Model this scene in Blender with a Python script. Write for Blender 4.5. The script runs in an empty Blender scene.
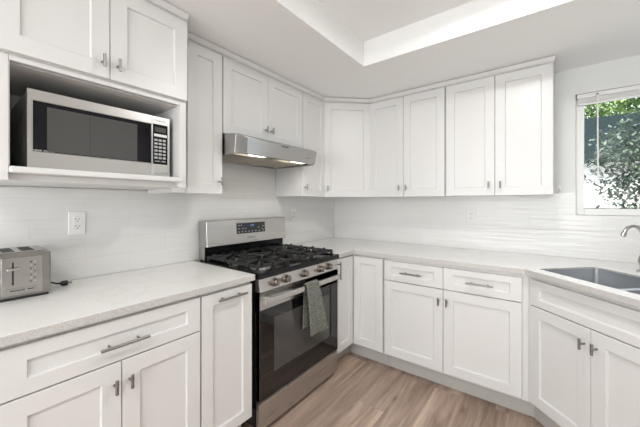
import bpy, bmesh, math, random
from mathutils import Vector, Matrix
random.seed(7)
S = bpy.context.scene
COL = S.collection
PI = math.pi

# ---------------------------------------------------------------- camera
cam_d = bpy.data.cameras.new('camera')
cam = bpy.data.objects.new('camera', cam_d); COL.objects.link(cam)
cam.location = (1.895, -2.744, 1.300)
cam.rotation_euler = (math.radians(90), 0, math.radians(37.3))
cam_d.sensor_fit = 'HORIZONTAL'; cam_d.sensor_width = 36.0
cam_d.lens = 295.5 / 640 * 36.0
cam_d.shift_y = -10.5 / 640
cam_d.clip_start = 0.02
S.camera = cam

# ---------------------------------------------------------------- world, sun, lights, exposure
w = bpy.data.worlds.new('world'); S.world = w; w.use_nodes = True
nt = w.node_tree; bg = nt.nodes['Background']
bg.inputs[0].default_value = (0.80, 0.90, 1.0, 1); bg.inputs[1].default_value = 2.8

def light(name, kind, loc, rot, energy, color=(1, 1, 1), **kw):
    d = bpy.data.lights.new(name, kind); d.energy = energy; d.color = color
    for k, v in kw.items(): setattr(d, k, v)
    o = bpy.data.objects.new(name, d); COL.objects.link(o)
    o.location = loc; o.rotation_euler = rot
    return o
light('sun', 'SUN', (0, 0, 8), (math.radians(48), 0, math.radians(-25)), 4.5, (1, .96, .9), angle=.01)
# added fill light in front of the blank far-end wall, no opening there
light('far_end_fill', 'AREA', (1.5, -5.85, 1.45), (math.radians(90), 0, 0), 72, (.925, .97, 1.0), shape='RECTANGLE', size=2.6, size_y=2.1)
# added side fill at the solid right wall, then the tray's ceiling lamp
light('side_fill', 'AREA', (2.92, -4.85, 1.4), (0, math.radians(90), 0), 9, (.94, .975, 1.0), shape='RECTANGLE', size=1.9, size_y=1.4)
light('ceiling_lamp_light', 'AREA', (1.77, -1.40, 2.355), (0, 0, 0), 9.0, (.99, .99, .98), shape='DISK', size=.15)
light('rear_fill_light', 'AREA', (1.77, -3.30, 2.355), (0, 0, 0), 9, (1.0, .985, .96), shape='DISK', size=.26)  # unseen lamp behind the camera, added as fill

vs = S.view_settings
vs.view_transform = 'Standard'; vs.look = 'None'; vs.gamma = 1.0; vs.use_curve_mapping = False
vs.exposure = 0.42
S.cycles.use_denoising = True
S.cycles.max_bounces = 10; S.cycles.diffuse_bounces = 6; S.cycles.glossy_bounces = 6
S.cycles.transparent_max_bounces = 12
S.cycles.sample_clamp_indirect = 8
S.cycles.caustics_reflective = False; S.cycles.caustics_refractive = False

# ---------------------------------------------------------------- materials
MATS = {}
def mat(name, color=(.8, .8, .8), rough=.5, metal=0.0, **kw):
    m = bpy.data.materials.new(name); m.use_nodes = True
    b = m.node_tree.nodes['Principled BSDF']
    b.inputs['Base Color'].default_value = (*color, 1)
    b.inputs['Roughness'].default_value = rough
    b.inputs['Metallic'].default_value = metal
    for k, v in kw.items(): b.inputs[k].default_value = v
    MATS[name] = m
    return m
def N(m, t, **kw):
    n = m.node_tree.nodes.new(t)
    for k, v in kw.items(): setattr(n, k, v)
    return n
def L(m, a, b): m.node_tree.links.new(a, b)
def P(m): return m.node_tree.nodes['Principled BSDF']
def ramp(m, stops):
    r = N(m, 'ShaderNodeValToRGB'); e = r.color_ramp.elements
    while len(e) < len(stops): e.new(0.5)
    for i, (p, c) in enumerate(stops): e[i].position = p; e[i].color = (*c, 1)
    return r
def objnoise(m, scale=(1, 1, 1), nscale=10, detail=3, coord='Object'):
    tc = N(m, 'ShaderNodeTexCoord'); mp = N(m, 'ShaderNodeMapping'); mp.inputs['Scale'].default_value = scale
    no = N(m, 'ShaderNodeTexNoise'); no.inputs['Scale'].default_value = nscale; no.inputs['Detail'].default_value = detail
    L(m, tc.outputs[coord], mp.inputs[0]); L(m, mp.outputs[0], no.inputs[0])
    return no
def bump(m, h, strength=.1, dist=.01):
    b = N(m, 'ShaderNodeBump'); b.inputs['Strength'].default_value = strength; b.inputs['Distance'].default_value = dist
    L(m, h, b.inputs['Height']); L(m, b.outputs[0], P(m).inputs['Normal'])

paint = mat('cabinet_paint', (.71, .705, .695), .34)
no = objnoise(paint, nscale=60); bump(paint, no.outputs[0], .03, .002)
wallm = mat('wall_paint', (.74, .745, .74), .6); bump(wallm, objnoise(wallm, nscale=90).outputs[0], .08, .002)
ceilm = mat('ceiling_paint', (.88, .88, .87), .8); bump(ceilm, objnoise(ceilm, nscale=70).outputs[0], .12, .002)
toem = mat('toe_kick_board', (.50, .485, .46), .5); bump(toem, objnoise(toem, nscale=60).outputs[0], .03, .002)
lining = mat('niche_lining', (.70, .695, .685), .45); bump(lining, objnoise(lining, nscale=40).outputs[0], .05, .002)
nickel = mat('brushed_nickel', (.30, .29, .275), .30, 1.0); bump(nickel, objnoise(nickel, nscale=200).outputs[0], .03, .001)
knobm = mat('knob_metal', (.30, .265, .24), .28, 1.0)
chrome = mat('faucet_steel', (.50, .49, .47), .22, 1.0)
black = mat('black_enamel', (.006, .006, .007), .20, 0, **{'Specular IOR Level': .35}); bump(black, objnoise(black, nscale=120).outputs[0], .02, .001)
iron = mat('cast_iron', (.014, .014, .014), .38); bump(iron, objnoise(iron, nscale=300).outputs[0], .2, .001)
glassb = mat('dark_oven_glass', (.010, .009, .009), .04); glassb.node_tree.nodes['Principled BSDF'].inputs['Specular IOR Level'].default_value = .6
mwglass = mat('microwave_door_glass', (.006, .006, .009), .06, 0, **{'Specular IOR Level': .25})
mwscreen = mat('microwave_window_mesh', (.070, .068, .066), .12)
plastic_b = mat('black_plastic', (.02, .02, .02), .4)
plastic_w = mat('white_plastic', (.82, .81, .79), .35)
dark_slot = mat('slot_dark', (.01, .01, .01), .6)
btn_grey = mat('grey_button', (.42, .42, .42), .4)
mark = mat('print_white', (.75, .75, .75), .5)
mark_grey = mat('print_grey', (.10, .10, .10), .5)
mark_red = mat('badge_red_grey', (.30, .22, .21), .4)
burner = mat('burner_aluminium', (.45, .44, .43), .38, 1.0)
lens = mat('lamp_lens', (1, .96, .9), .4); P(lens).inputs['Emission Color'].default_value = (1, .95, .86, 1); P(lens).inputs['Emission Strength'].default_value = 2.2
lcd = mat('blue_clock', (.02, .05, .12), .3); P(lcd).inputs['Emission Color'].default_value = (.25, .55, 1, 1); P(lcd).inputs['Emission Strength'].default_value = .6
diffuser = mat('ceiling_diffuser', (.9, .9, .88), .4); P(diffuser).inputs['Emission Color'].default_value = (1, .96, .9, 1); P(diffuser).inputs['Emission Strength'].default_value = 4

def steel(name, col, rough, scale):
    m = mat(name, col, rough, 1.0)
    n1 = objnoise(m, scale=scale, nscale=6, detail=4)
    r = N(m, 'ShaderNodeMapRange'); r.inputs['To Min'].default_value = rough - .025; r.inputs['To Max'].default_value = rough + .03
    L(m, n1.outputs[0], r.inputs[0]); L(m, r.outputs[0], P(m).inputs['Roughness'])
    return m
steel_h = steel('stainless_steel', (.56, .545, .525), .28, (.5, .5, 12))
steel_d = steel('hood_steel', (.40, .395, .385), .24, (.5, .5, 12))
steel_t = steel('toaster_steel', (.42, .405, .385), .24, (.5, .5, 12))
steel_s = steel('sink_steel', (.52, .535, .555), .38, (2, 2, 2))

# quartz worktop
quartz = mat('white_quartz', (.84, .83, .81), .22)
n1 = objnoise(quartz, nscale=240, detail=2); n2 = objnoise(quartz, nscale=2.2, detail=6)
r1 = ramp(quartz, [(.30, (.68, .67, .65)), (.42, (.79, .78, .765)), (1, (.81, .80, .79))]); L(quartz, n1.outputs[0], r1.inputs[0])
r2 = ramp(quartz, [(.0, (1, 1, 1)), (.485, (1, 1, 1)), (.5, (.95, .945, .94)), (.515, (1, 1, 1))]); L(quartz, n2.outputs[0], r2.inputs[0])
mx = N(quartz, 'ShaderNodeMixRGB', blend_type='MULTIPLY'); mx.inputs[0].default_value = 1
L(quartz, r1.outputs[0], mx.inputs[1]); L(quartz, r2.outputs[0], mx.inputs[2]); L(quartz, mx.outputs[0], P(quartz).inputs['Base Color'])

# wavy white 4x16 tile; axis = world axis that runs along the wall
def tile_mat(name, axis, off):
    m = mat(name, (.8, .8, .79), .2)
    g = N(m, 'ShaderNodeNewGeometry'); sp = N(m, 'ShaderNodeSeparateXYZ'); L(m, g.outputs['Position'], sp.inputs[0])
    a = N(m, 'ShaderNodeMath', operation='ADD'); a.inputs[1].default_value = off; L(m, sp.outputs[axis], a.inputs[0])
    z = N(m, 'ShaderNodeMath', operation='ADD'); z.inputs[1].default_value = -.9144 + 1.016; L(m, sp.outputs[2], z.inputs[0])
    cb = N(m, 'ShaderNodeCombineXYZ'); L(m, a.outputs[0], cb.inputs[0]); L(m, z.outputs[0], cb.inputs[1])
    br = N(m, 'ShaderNodeTexBrick'); L(m, cb.outputs[0], br.inputs[0])
    br.offset = .5; br.offset_frequency = 2; br.squash = 1
    br.inputs['Scale'].default_value = 1; br.inputs['Brick Width'].default_value = .4064; br.inputs['Row Height'].default_value = .1016
    br.inputs['Mortar Size'].default_value = .0013; br.inputs['Mortar Smooth'].default_value = .3; br.inputs['Bias'].default_value = 0
    br.inputs['Color1'].default_value = (.75, .745, .73, 1); br.inputs['Color2'].default_value = (.73, .725, .71, 1)
    br.inputs['Mortar'].default_value = (.68, .675, .66, 1)
    L(m, br.outputs[0], P(m).inputs['Base Color'])
    # ripples
    cb2 = N(m, 'ShaderNodeCombineXYZ')
    s1 = N(m, 'ShaderNodeMath', operation='MULTIPLY'); s1.inputs[1].default_value = 2.2; L(m, a.outputs[0], s1.inputs[0])
    s2 = N(m, 'ShaderNodeMath', operation='MULTIPLY'); s2.inputs[1].default_value = 26; L(m, sp.outputs[2], s2.inputs[0])
    L(m, s1.outputs[0], cb2.inputs[0]); L(m, s2.outputs[0], cb2.inputs[1])
    n = N(m, 'ShaderNodeTexNoise'); n.inputs['Scale'].default_value = 1.6; n.inputs['Detail'].default_value = 1.5; L(m, cb2.outputs[0], n.inputs[0])
    sub = N(m, 'ShaderNodeMath', operation='MULTIPLY_ADD'); sub.inputs[1].default_value = -.6
    L(m, br.outputs['Fac'], sub.inputs[0]); L(m, n.outputs[0], sub.inputs[2])
    bump(m, sub.outputs[0], .27, .009)
    return m
tile_l = tile_mat('wave_tile_left', 1, 2.268 + 4.064)
tile_b = tile_mat('wave_tile_back', 0, -1.595 + 4.064)

# plank floor
floorm = mat('plank_floor', (.5, .4, .33), .42)
m = floorm
g = N(m, 'ShaderNodeNewGeometry'); sp = N(m, 'ShaderNodeSeparateXYZ'); L(m, g.outputs['Position'], sp.inputs[0])
cb = N(m, 'ShaderNodeCombineXYZ')
ya = N(m, 'ShaderNodeMath', operation='ADD'); ya.inputs[1].default_value = 10.35; L(m, sp.outputs[1], ya.inputs[0])
xa = N(m, 'ShaderNodeMath', operation='ADD'); xa.inputs[1].default_value = 5.09; L(m, sp.outputs[0], xa.inputs[0])
L(m, ya.outputs[0], cb.inputs[0]); L(m, xa.outputs[0], cb.inputs[1])
br = N(m, 'ShaderNodeTexBrick'); L(m, cb.outputs[0], br.inputs[0]); br.offset = .37; br.offset_frequency = 3
br.inputs['Scale'].default_value = 1; br.inputs['Brick Width'].default_value = 1.22; br.inputs['Row Height'].default_value = .182
br.inputs['Mortar Size'].default_value = .0008; br.inputs['Mortar Smooth'].default_value = .4
br.inputs['Color1'].default_value = (0, 0, 0, 1); br.inputs['Color2'].default_value = (1, 1, 1, 1); br.inputs['Mortar'].default_value = (.5, .5, .5, 1)
sx = N(m, 'ShaderNodeMath', operation='MULTIPLY'); sx.inputs[1].default_value = 7; L(m, sp.outputs[0], sx.inputs[0])
zz = N(m, 'ShaderNodeMath', operation='MULTIPLY'); zz.inputs[1].default_value = 9; L(m, br.outputs[0], zz.inputs[0])
c3 = N(m, 'ShaderNodeCombineXYZ'); sy = N(m, 'ShaderNodeMath', operation='MULTIPLY'); sy.inputs[1].default_value = .55; L(m, sp.outputs[1], sy.inputs[0])
L(m, sx.outputs[0], c3.inputs[0]); L(m, sy.outputs[0], c3.inputs[1]); L(m, zz.outputs[0], c3.inputs[2])
g1 = N(m, 'ShaderNodeTexNoise'); g1.inputs['Scale'].default_value = 1.5; g1.inputs['Detail'].default_value = 7; g1.inputs['Roughness'].default_value = .62; g1.inputs['Distortion'].default_value = .8
L(m, c3.outputs[0], g1.inputs[0])
r = ramp(m, [(.24, (.15, .098, .072)), (.40, (.35, .255, .20)), (.53, (.47, .355, .287)), (.72, (.60, .475, .39))]); L(m, g1.outputs[0], r.inputs[0])
g2 = N(m, 'ShaderNodeTexNoise'); g2.inputs['Scale'].default_value = 9; g2.inputs['Detail'].default_value = 5; L(m, c3.outputs[0], g2.inputs[0])
rf = ramp(m, [(.3, (.86, .86, .86)), (.6, (1.08, 1.08, 1.08))]); L(m, g2.outputs[0], rf.inputs[0])
rb = ramp(m, [(0, (.80, .78, .77)), (.5, (.96, .96, .96)), (1, (1.12, 1.10, 1.08))]); L(m, br.outputs[0], rb.inputs[0])
kc = N(m, 'ShaderNodeCombineXYZ'); ks = N(m, 'ShaderNodeMath', operation='MULTIPLY'); ks.inputs[1].default_value = 3.2; L(m, sp.outputs[0], ks.inputs[0])
L(m, ks.outputs[0], kc.inputs[0]); L(m, sp.outputs[1], kc.inputs[1])
kv = N(m, 'ShaderNodeTexVoronoi'); kv.inputs['Scale'].default_value = 2.3; L(m, kc.outputs[0], kv.inputs[0])
kr = ramp(m, [(.0, (.38, .33, .30)), (.05, (.62, .56, .52)), (.13, (1, 1, 1))]); L(m, kv.outputs['Distance'], kr.inputs[0])
m0 = N(m, 'ShaderNodeMixRGB', blend_type='MULTIPLY'); m0.inputs[0].default_value = .85; L(m, r.outputs[0], m0.inputs[1]); L(m, kr.outputs[0], m0.inputs[2])
m1 = N(m, 'ShaderNodeMixRGB', blend_type='MULTIPLY'); m1.inputs[0].default_value = 1; L(m, m0.outputs[0], m1.inputs[1]); L(m, rb.outputs[0], m1.inputs[2])
m2 = N(m, 'ShaderNodeMixRGB', blend_type='MULTIPLY'); m2.inputs[0].default_value = 1; L(m, m1.outputs[0], m2.inputs[1]); L(m, rf.outputs[0], m2.inputs[2])
m3 = N(m, 'ShaderNodeMixRGB', blend_type='MIX'); m3.inputs[2].default_value = (.10, .075, .06, 1)
mf = N(m, 'ShaderNodeMath', operation='MULTIPLY'); mf.inputs[1].default_value = .7; L(m, br.outputs['Fac'], mf.inputs[0])
L(m, mf.outputs[0], m3.inputs[0]); L(m, m2.outputs[0], m3.inputs[1]); L(m, m3.outputs[0], P(m).inputs['Base Color'])
bump(m, g2.outputs[0], .08, .002)

# waffle towel
towelm = mat('waffle_towel', (.21, .23, .19), .95)
tc = N(towelm, 'ShaderNodeTexCoord'); vo = N(towelm, 'ShaderNodeTexVoronoi'); vo.inputs['Scale'].default_value = 130
L(towelm, tc.outputs['Object'], vo.inputs[0])
rt = ramp(towelm, [(.0, (.36, .37, .32)), (.6, (.12, .125, .105))]); L(towelm, vo.outputs['Distance'], rt.inputs[0]); L(towelm, rt.outputs[0], P(towelm).inputs['Base Color'])
bump(towelm, vo.outputs['Distance'], -.6, .004)

# window glass
glass = mat('window_glass', (1, 1, 1), 0.0)
ntg = glass.node_tree; tr = N(glass, 'ShaderNodeBsdfTransparent'); gl = N(glass, 'ShaderNodeBsdfGlossy'); gl.inputs['Roughness'].default_value = .02
fr = N(glass, 'ShaderNodeFresnel'); fr.inputs[0].default_value = 1.2; ms = N(glass, 'ShaderNodeMixShader')
L(glass, fr.outputs[0], ms.inputs[0]); L(glass, tr.outputs[0], ms.inputs[1]); L(glass, gl.outputs[0], ms.inputs[2])
L(glass, ms.outputs[0], ntg.nodes['Material Output'].inputs[0])
leaf_a = mat('leaf_bright', (.20, .36, .07), .5); leaf_b = mat('leaf_olive', (.085, .13, .085), .5)
for lm, a, b in ((leaf_a, (.06, .13, .03), (.34, .46, .16)), (leaf_b, (.035, .060, .048), (.17, .21, .15))):
    n = objnoise(lm, nscale=2.5, detail=4); rr = ramp(lm, [(.35, a), (.65, b)]); L(lm, n.outputs[0], rr.inputs[0]); L(lm, rr.outputs[0], P(lm).inputs['Base Color'])
bark = mat('bark', (.12, .09, .07), .9); bump(bark, objnoise(bark, nscale=30).outputs[0], .5, .01)
stucco = mat('stucco', (.86, .84, .80), .9); bump(stucco, objnoise(stucco, nscale=60).outputs[0], .3, .01)
shingle = mat('roof_shingle', (.010, .018, .018), .95, 0, **{'Specular IOR Level': .1}); bump(shingle, objnoise(shingle, nscale=20).outputs[0], .5, .02)
soil = mat('outside_ground', (.35, .33, .28), .95); bump(soil, objnoise(soil, nscale=12).outputs[0], .3, .02)

# ---------------------------------------------------------------- mesh helpers
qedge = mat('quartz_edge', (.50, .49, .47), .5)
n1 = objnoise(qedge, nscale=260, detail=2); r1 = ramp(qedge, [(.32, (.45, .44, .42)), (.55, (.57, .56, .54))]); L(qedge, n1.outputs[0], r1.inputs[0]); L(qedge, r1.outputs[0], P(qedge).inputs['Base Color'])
def edge_faces(o):                       # upright faces of the slab take the greyer speckled material
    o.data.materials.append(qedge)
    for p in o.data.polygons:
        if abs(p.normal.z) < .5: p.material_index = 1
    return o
class MB:
    def __init__(self): self.bm = bmesh.new()
    def box(self, x0, y0, z0, x1, y1, z1, M=None):
        x0, x1 = sorted((x0, x1)); y0, y1 = sorted((y0, y1)); z0, z1 = sorted((z0, z1))
        v = [self.bm.verts.new(p) for p in ((x0,y0,z0),(x1,y0,z0),(x1,y1,z0),(x0,y1,z0),(x0,y0,z1),(x1,y0,z1),(x1,y1,z1),(x0,y1,z1))]
        for f in ((3,2,1,0),(4,5,6,7),(0,1,5,4),(1,2,6,5),(2,3,7,6),(3,0,4,7)): self.bm.faces.new([v[i] for i in f])
        if M:
            for q in v: q.co = M @ q.co
        return self
    def prism(self, pts, z0, z1, M=None):          # polygon in xy (counter-clockwise), extruded along z
        lo = [self.bm.verts.new((*p, z0)) for p in pts]; hi = [self.bm.verts.new((*p, z1)) for p in pts]
        n = len(pts)
        self.bm.faces.new(lo[::-1]); self.bm.faces.new(hi)
        for i in range(n): self.bm.faces.new((lo[i], lo[(i+1) % n], hi[(i+1) % n], hi[i]))
        if M:
            for q in lo + hi: q.co = M @ q.co
        return self
    def cyl(self, a, b, r, r2=None, n=20, caps=True):
        a = Vector(a); b = Vector(b); r2 = r if r2 is None else r2
        d = (b - a).normalized(); u = d.orthogonal().normalized(); v = d.cross(u)
        A = []; B = []
        for i in range(n):
            t = 2*PI*i/n; e = u*math.cos(t) + v*math.sin(t)
            A.append(self.bm.verts.new(a + e*r)); B.append(self.bm.verts.new(b + e*r2))
        for i in range(n): self.bm.faces.new((A[i], A[(i+1) % n], B[(i+1) % n], B[i]))
        if caps: self.bm.faces.new(A[::-1]); self.bm.faces.new(B)
        return self
    def lathe(self, base, prof, n=24, axis=Vector((0, 0, 1))):   # prof: (r, h)
        base = Vector(base); d = Vector(axis).normalized(); u = d.orthogonal().normalized(); v = d.cross(u)
        rings = []
        for r, h in prof:
            rings.append([self.bm.verts.new(base + d*h + (u*math.cos(2*PI*i/n) + v*math.sin(2*PI*i/n))*max(r, 1e-5)) for i in range(n)])
        for k in range(len(rings)-1):
            for i in range(n): self.bm.faces.new((rings[k][i], rings[k][(i+1) % n], rings[k+1][(i+1) % n], rings[k+1][i]))
        self.bm.faces.new(rings[0][::-1]); self.bm.faces.new(rings[-1])
        return self
    def tube(self, pts, r, n=12):
        pts = [Vector(p) for p in pts]; rings = []; u = None
        for i, p in enumerate(pts):
            d = (pts[min(i+1, len(pts)-1)] - pts[max(i-1, 0)]).normalized()
            u = d.orthogonal().normalized() if u is None else (u - d*u.dot(d)).normalized()
            v = d.cross(u); rr = r[i] if isinstance(r, (list, tuple)) else r
            rings.append([self.bm.verts.new(p + (u*math.cos(2*PI*k/n) + v*math.sin(2*PI*k/n))*rr) for k in range(n)])
        for a, b in zip(rings, rings[1:]):
            for k in range(n): self.bm.faces.new((a[k], a[(k+1) % n], b[(k+1) % n], b[k]))
        self.bm.faces.new(rings[0][::-1]); self.bm.faces.new(rings[-1])
        return self
    def build(self, name, material, parent=None, bevel=0, seg=2, smooth=True):
        me = bpy.data.meshes.new(name)
        bmesh.ops.recalc_face_normals(self.bm, faces=self.bm.faces[:])
        self.bm.to_mesh(me); self.bm.free()
        me.materials.append(material)
        if smooth:
            for p in me.polygons: p.use_smooth = True
            me.set_sharp_from_angle(angle=math.radians(32))
        o = bpy.data.objects.new(name, me); COL.objects.link(o)
        if parent: o.parent = parent
        if bevel:
            b = o.modifiers.new('bevel', 'BEVEL'); b.width = bevel; b.segments = seg; b.limit_method = 'ANGLE'; b.angle_limit = math.radians(40); b.harden_normals = True
        return o
def tag(o, label=None, cat=None, group=None, kind=None):
    if label: o['label'] = label
    if cat: o['category'] = cat
    if group: o['group'] = group
    if kind: o['kind'] = kind
    return o
def thing(name, label, cat, loc=(0, 0, 0), rz=0, group=None):
    o = bpy.data.objects.new(name, None); COL.objects.link(o); o.location = loc; o.rotation_euler = (0, 0, rz)
    o.empty_display_size = .1
    return tag(o, label, cat, group)
def struct(o): o['kind'] = 'structure'; return o
def text_mesh(name, body, size, material, parent, M, depth=.0006):
    cu = bpy.data.curves.new(name, 'FONT'); cu.body = body; cu.size = size; cu.extrude = depth; cu.align_x = 'CENTER'; cu.align_y = 'CENTER'
    t = bpy.data.objects.new(name, cu); COL.objects.link(t)
    dg = bpy.context.evaluated_depsgraph_get(); dg.update()
    me = bpy.data.meshes.new_from_object(t.evaluated_get(dg)); me.transform(M)
    me.materials.clear(); me.materials.append(material)
    COL.objects.unlink(t); bpy.data.objects.remove(t)
    o = bpy.data.objects.new(name, me); COL.objects.link(o); o.parent = parent
    return o

# cabinets use a local frame: x along the run (seen from the front, left to right), y into the cabinet, z up; doors sit at y < 0
def shaker(u0, u1, z0, z1, st=.062, y0=-.021, t=.020, rec=.010, rail=None):
    rail = st if rail is None else rail
    b = MB(); bm = b.bm
    def ring(a, c, e, g, y): return [bm.verts.new(p) for p in ((a, y, e), (c, y, e), (c, y, g), (a, y, g))]
    o = ring(u0, u1, z0, z1, y0); bk = ring(u0, u1, z0, z1, y0 + t)
    i = ring(u0+st, u1-st, z0+rail, z1-rail, y0); p = ring(u0+st+.003, u1-st-.003, z0+rail+.003, z1-rail-.003, y0+rec)
    for k in range(4):
        n = (k+1) % 4
        bm.faces.new((o[k], o[n], i[n], i[k])); bm.faces.new((i[k], i[n], p[n], p[k])); bm.faces.new((bk[k], bk[n], o[n], o[k]))
    bm.faces.new(p); bm.faces.new(bk[::-1])
    return b
def T_handle(u, z, parent, ln=.05, yf=-.021):
    b = MB(); b.cyl((u, yf, z), (u, yf-.027, z), .0042, n=12); b.cyl((u, yf-.030, z-ln/2), (u, yf-.030, z+ln/2), .0058, n=14)
    return b.build('handle', nickel, parent)
def bar_h(u, z, parent, ln=.155, yf=-.021):
    b = MB()
    for s in (-1, 1): b.cyl((u+s*ln*.30, yf, z), (u+s*ln*.30, yf-.030, z), .0045, n=12)
    b.cyl((u-ln/2, yf-.032, z), (u+ln/2, yf-.032, z), .0058, n=14)
    return b.build('handle', nickel, parent)
def bar_v(u, z, parent, ln=.135, yf=-.021):
    b = MB()
    for s in (-1, 1): b.cyl((u, yf, z+s*ln*.36), (u, yf-.030, z+s*ln*.36), .0045, n=12)
    b.cyl((u, yf-.032, z-ln/2), (u, yf-.032, z+ln/2), .0058, n=14)
    return b.build('handle', nickel, parent)
BV = .0016
def door(u0, u1, z0, z1, parent, st=.062, g=.0015, name='door', rail=None):
    return shaker(u0+g, u1-g, z0+g, z1-g, st, rail=rail).build(name, paint, parent, BV)

# ---------------------------------------------------------------- room shell
RW, RY = 2.94, -6.0           # right wall, far end wall
SZ, TZ = 2.247, 2.418         # soffit height, tray ceiling height
TX0, TX1, TY0, TY1 = .895, 2.45, -4.2, -.93
b = MB(); b.box(-.12, RY-.12, -.10, RW+2.0, .14, 0); struct(b.build('floor', floorm))
b = MB(); b.box(-.12, RY-.12, 0, 0, .14, 2.62); struct(b.build('wall_left', wallm))
b = MB(); b.box(RW, -2.45, 0, RW+.12, .14, 2.62); b.box(RW, RY-.12, 0, RW+.12, -3.75, 2.62); b.box(RW, -3.75, 2.08, RW+.12, -2.45, 2.62)
b.box(RW+.12, -2.45, 0, RW+1.9, -2.33, 2.62); b.box(RW+.12, -3.87, 0, RW+1.9, -3.75, 2.62); b.box(RW+1.9, -3.87, 0, RW+2.0, -2.33, 2.62); b.box(RW+.12, -3.75, 2.25, RW+1.9, -2.45, 2.35)  # unseen hallway added as a dark area for the steel to reflect
struct(b.build('wall_right', wallm))
b = MB()
for y_ in (-2.47, -3.82): b.box(RW-.015, y_, 0, RW-.0005, y_+.09, 2.15)
b.box(RW-.015, -3.82, 2.06, RW-.0005, -2.38, 2.15); struct(b.build('trim_3', paint))  # casing round the added hallway opening
b = MB(); b.box(0, RY-.12, 0, RW, RY, 2.62); struct(b.build('wall_front', wallm))
WX0, WX1, WZ0, WZ1 = 2.065, 2.82, 1.215, 2.062
b = MB()
b.box(0, 0, 0, WX0, .14, 2.62); b.box(WX1, 0, 0, RW, .14, 2.62); b.box(WX0, 0, 0, WX1, .14, WZ0); b.box(WX0, 0, WZ1, WX1, .14, 2.62)
struct(b.build('wall_back', wallm))
# ceiling: dropped soffit round a raised tray, one mesh
b = MB()
b.box(0, RY, SZ, TX0, 0, TZ+.1); b.box(TX1, RY, SZ, RW, 0, TZ+.1); b.box(TX0, TY1, SZ, TX1, 0, TZ+.1); b.box(TX0, RY, SZ, TX1, TY0, TZ+.1)
b.box(TX0, TY0, TZ, TX1, TY1, TZ+.1)
struct(b.build('ceiling', ceilm, smooth=False))
# tiled splashbacks
TT = 1.3725
b = MB(); b.box(.0005, -3.4, .9145, .009, -.0095, 1.372); b.box(.0005, -1.660, 1.372, .009, -.915, 1.60)
struct(b.build('trim_1', tile_l, smooth=False))
b = MB(); b.box(.0005, -.009, .9145, WX0, -.0005, 1.372); b.box(WX0, -.009, .9145, WX1, -.0005, WZ0-.002); b.box(WX1, -.009, .9145, RW-.0005, -.0005, 1.372)
struct(b.build('trim_2', tile_b, smooth=False))
# window: white vinyl frame, pane, raised blind
wt = bpy.data.objects.new('window_1', None); COL.objects.link(wt); struct(wt); wt.location = (WX0, 0, WZ0)
W, H = WX1-WX0, WZ1-WZ0
b = MB()
f0, f1 = .045, .105
for (a, c, e, g) in ((0.001, .05, .001, H-.001), (W-.05, W-.001, .001, H-.001), (.05, W-.05, .001, .045), (.05, W-.05, H-.05, H-.001)):
    b.box(a, f0, e, c, f1, g)
b.box(W/2+.10, f0+.004, .045, W/2+.13, f1-.01, H-.05)
b.build('window_frame', plastic_w, wt, .003)
b = MB(); b.box(.048, .072, .043, W-.048, .078, H-.048); b.build('window_pane', glass, wt)
b = MB()
t_ = .003
b.box(.048, f0+.012, .0455, W-.048, f0+.016, .050)
b.build('window_gasket', plastic_b, wt)
bl = thing('window_blind', 'white slatted blind drawn fully up at the top of the window', 'blind', (WX0+.008, .005, WZ1-.001))
b = MB(); b.box(0, 0, -.030, W-.016, .036, -.001); b.build('headrail', plastic_w, bl, .002)
for k in range(9):
    b = MB(); b.box(.006, .003, -.0345-k*.0034, W-.022, .034, -.0322-k*.0034); b.build('slat', plastic_w, bl)
b = MB(); b.box(.006, .003, -.074, W-.022, .034, -.064); b.build('bottom_rail', plastic_w, bl, .002)
b = MB(); b.tube([(.105, -.010, -.02), (.105, -.012, -.06), (.108, -.012, -.60)], .0042, 10); b.cyl((.108, -.012, -.60), (.108, -.012, -.635), .006, n=10); b.build('tilt_wand', plastic_w, bl)
b = MB(); b.cyl((.105, -.002, -.02), (.105, -.014, -.02), .006, n=10); b.build('wand_hook', plastic_b, bl)
# small adhesive hook beside the wall cabinet
hk = thing('wall_hook', 'small white plastic hook on the wall between the cabinet end and window', 'hook', (1.975, -.002, 1.40))
b = MB(); b.box(-.012, -.006, -.02, .012, .0, .03); b.build('hook_plate', plastic_w, hk, .003)
b = MB(); b.tube([(0, -.006, .01), (0, -.014, -.008), (.002, -.024, -.014), (.004, -.030, -.004)], .004, 8); b.build('hook_arm', plastic_w, hk)

# ---------------------------------------------------------------- base cabinets
CT = .8805
def base_carcass(t, w, d=.60, y0=0, toe=.075, zt=CT):
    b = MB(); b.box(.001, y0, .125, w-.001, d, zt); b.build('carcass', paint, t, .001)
    b = MB(); b.box(.001, toe, .001, w-.001, d-.02, .1245); b.build('toe_kick', toem, t)
R90 = PI/2
XF, YF = .609, -.609      # face of the carcass (doors add .021)

# left run: wide drawer over two doors
t = thing('base_cabinet', 'white base cabinet left of the range with one wide drawer over two doors', 'cabinet', (XF, -2.632, 0), R90)
base_carcass(t, .641, XF-.003)
dr = shaker(.003, .638, .712, .866, .062, rail=.048).build('drawer', paint, t, BV); bar_h(.326, .779, dr, .16)
d1 = door(.002, .3205, .140, .708, t); T_handle(.295, .628, d1)
d2 = door(.3205, .639, .140, .708, t); T_handle(.3455, .628, d2)
# a further drawer unit further left, out of frame edge
t = thing('base_cabinet', 'white base cabinet at the far left under the toaster, mostly past the photo edge', 'cabinet', (XF, -3.40, 0), R90)
base_carcass(t, .766, XF-.003)
dr = shaker(.003, .762, .712, .866, .062, rail=.048).build('drawer', paint, t, BV); bar_h(.38, .779, dr, .16)
d1 = door(.002, .382, .140, .708, t); T_handle(.357, .628, d1)
d2 = door(.382, .763, .140, .708, t); T_handle(.407, .628, d2)
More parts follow.
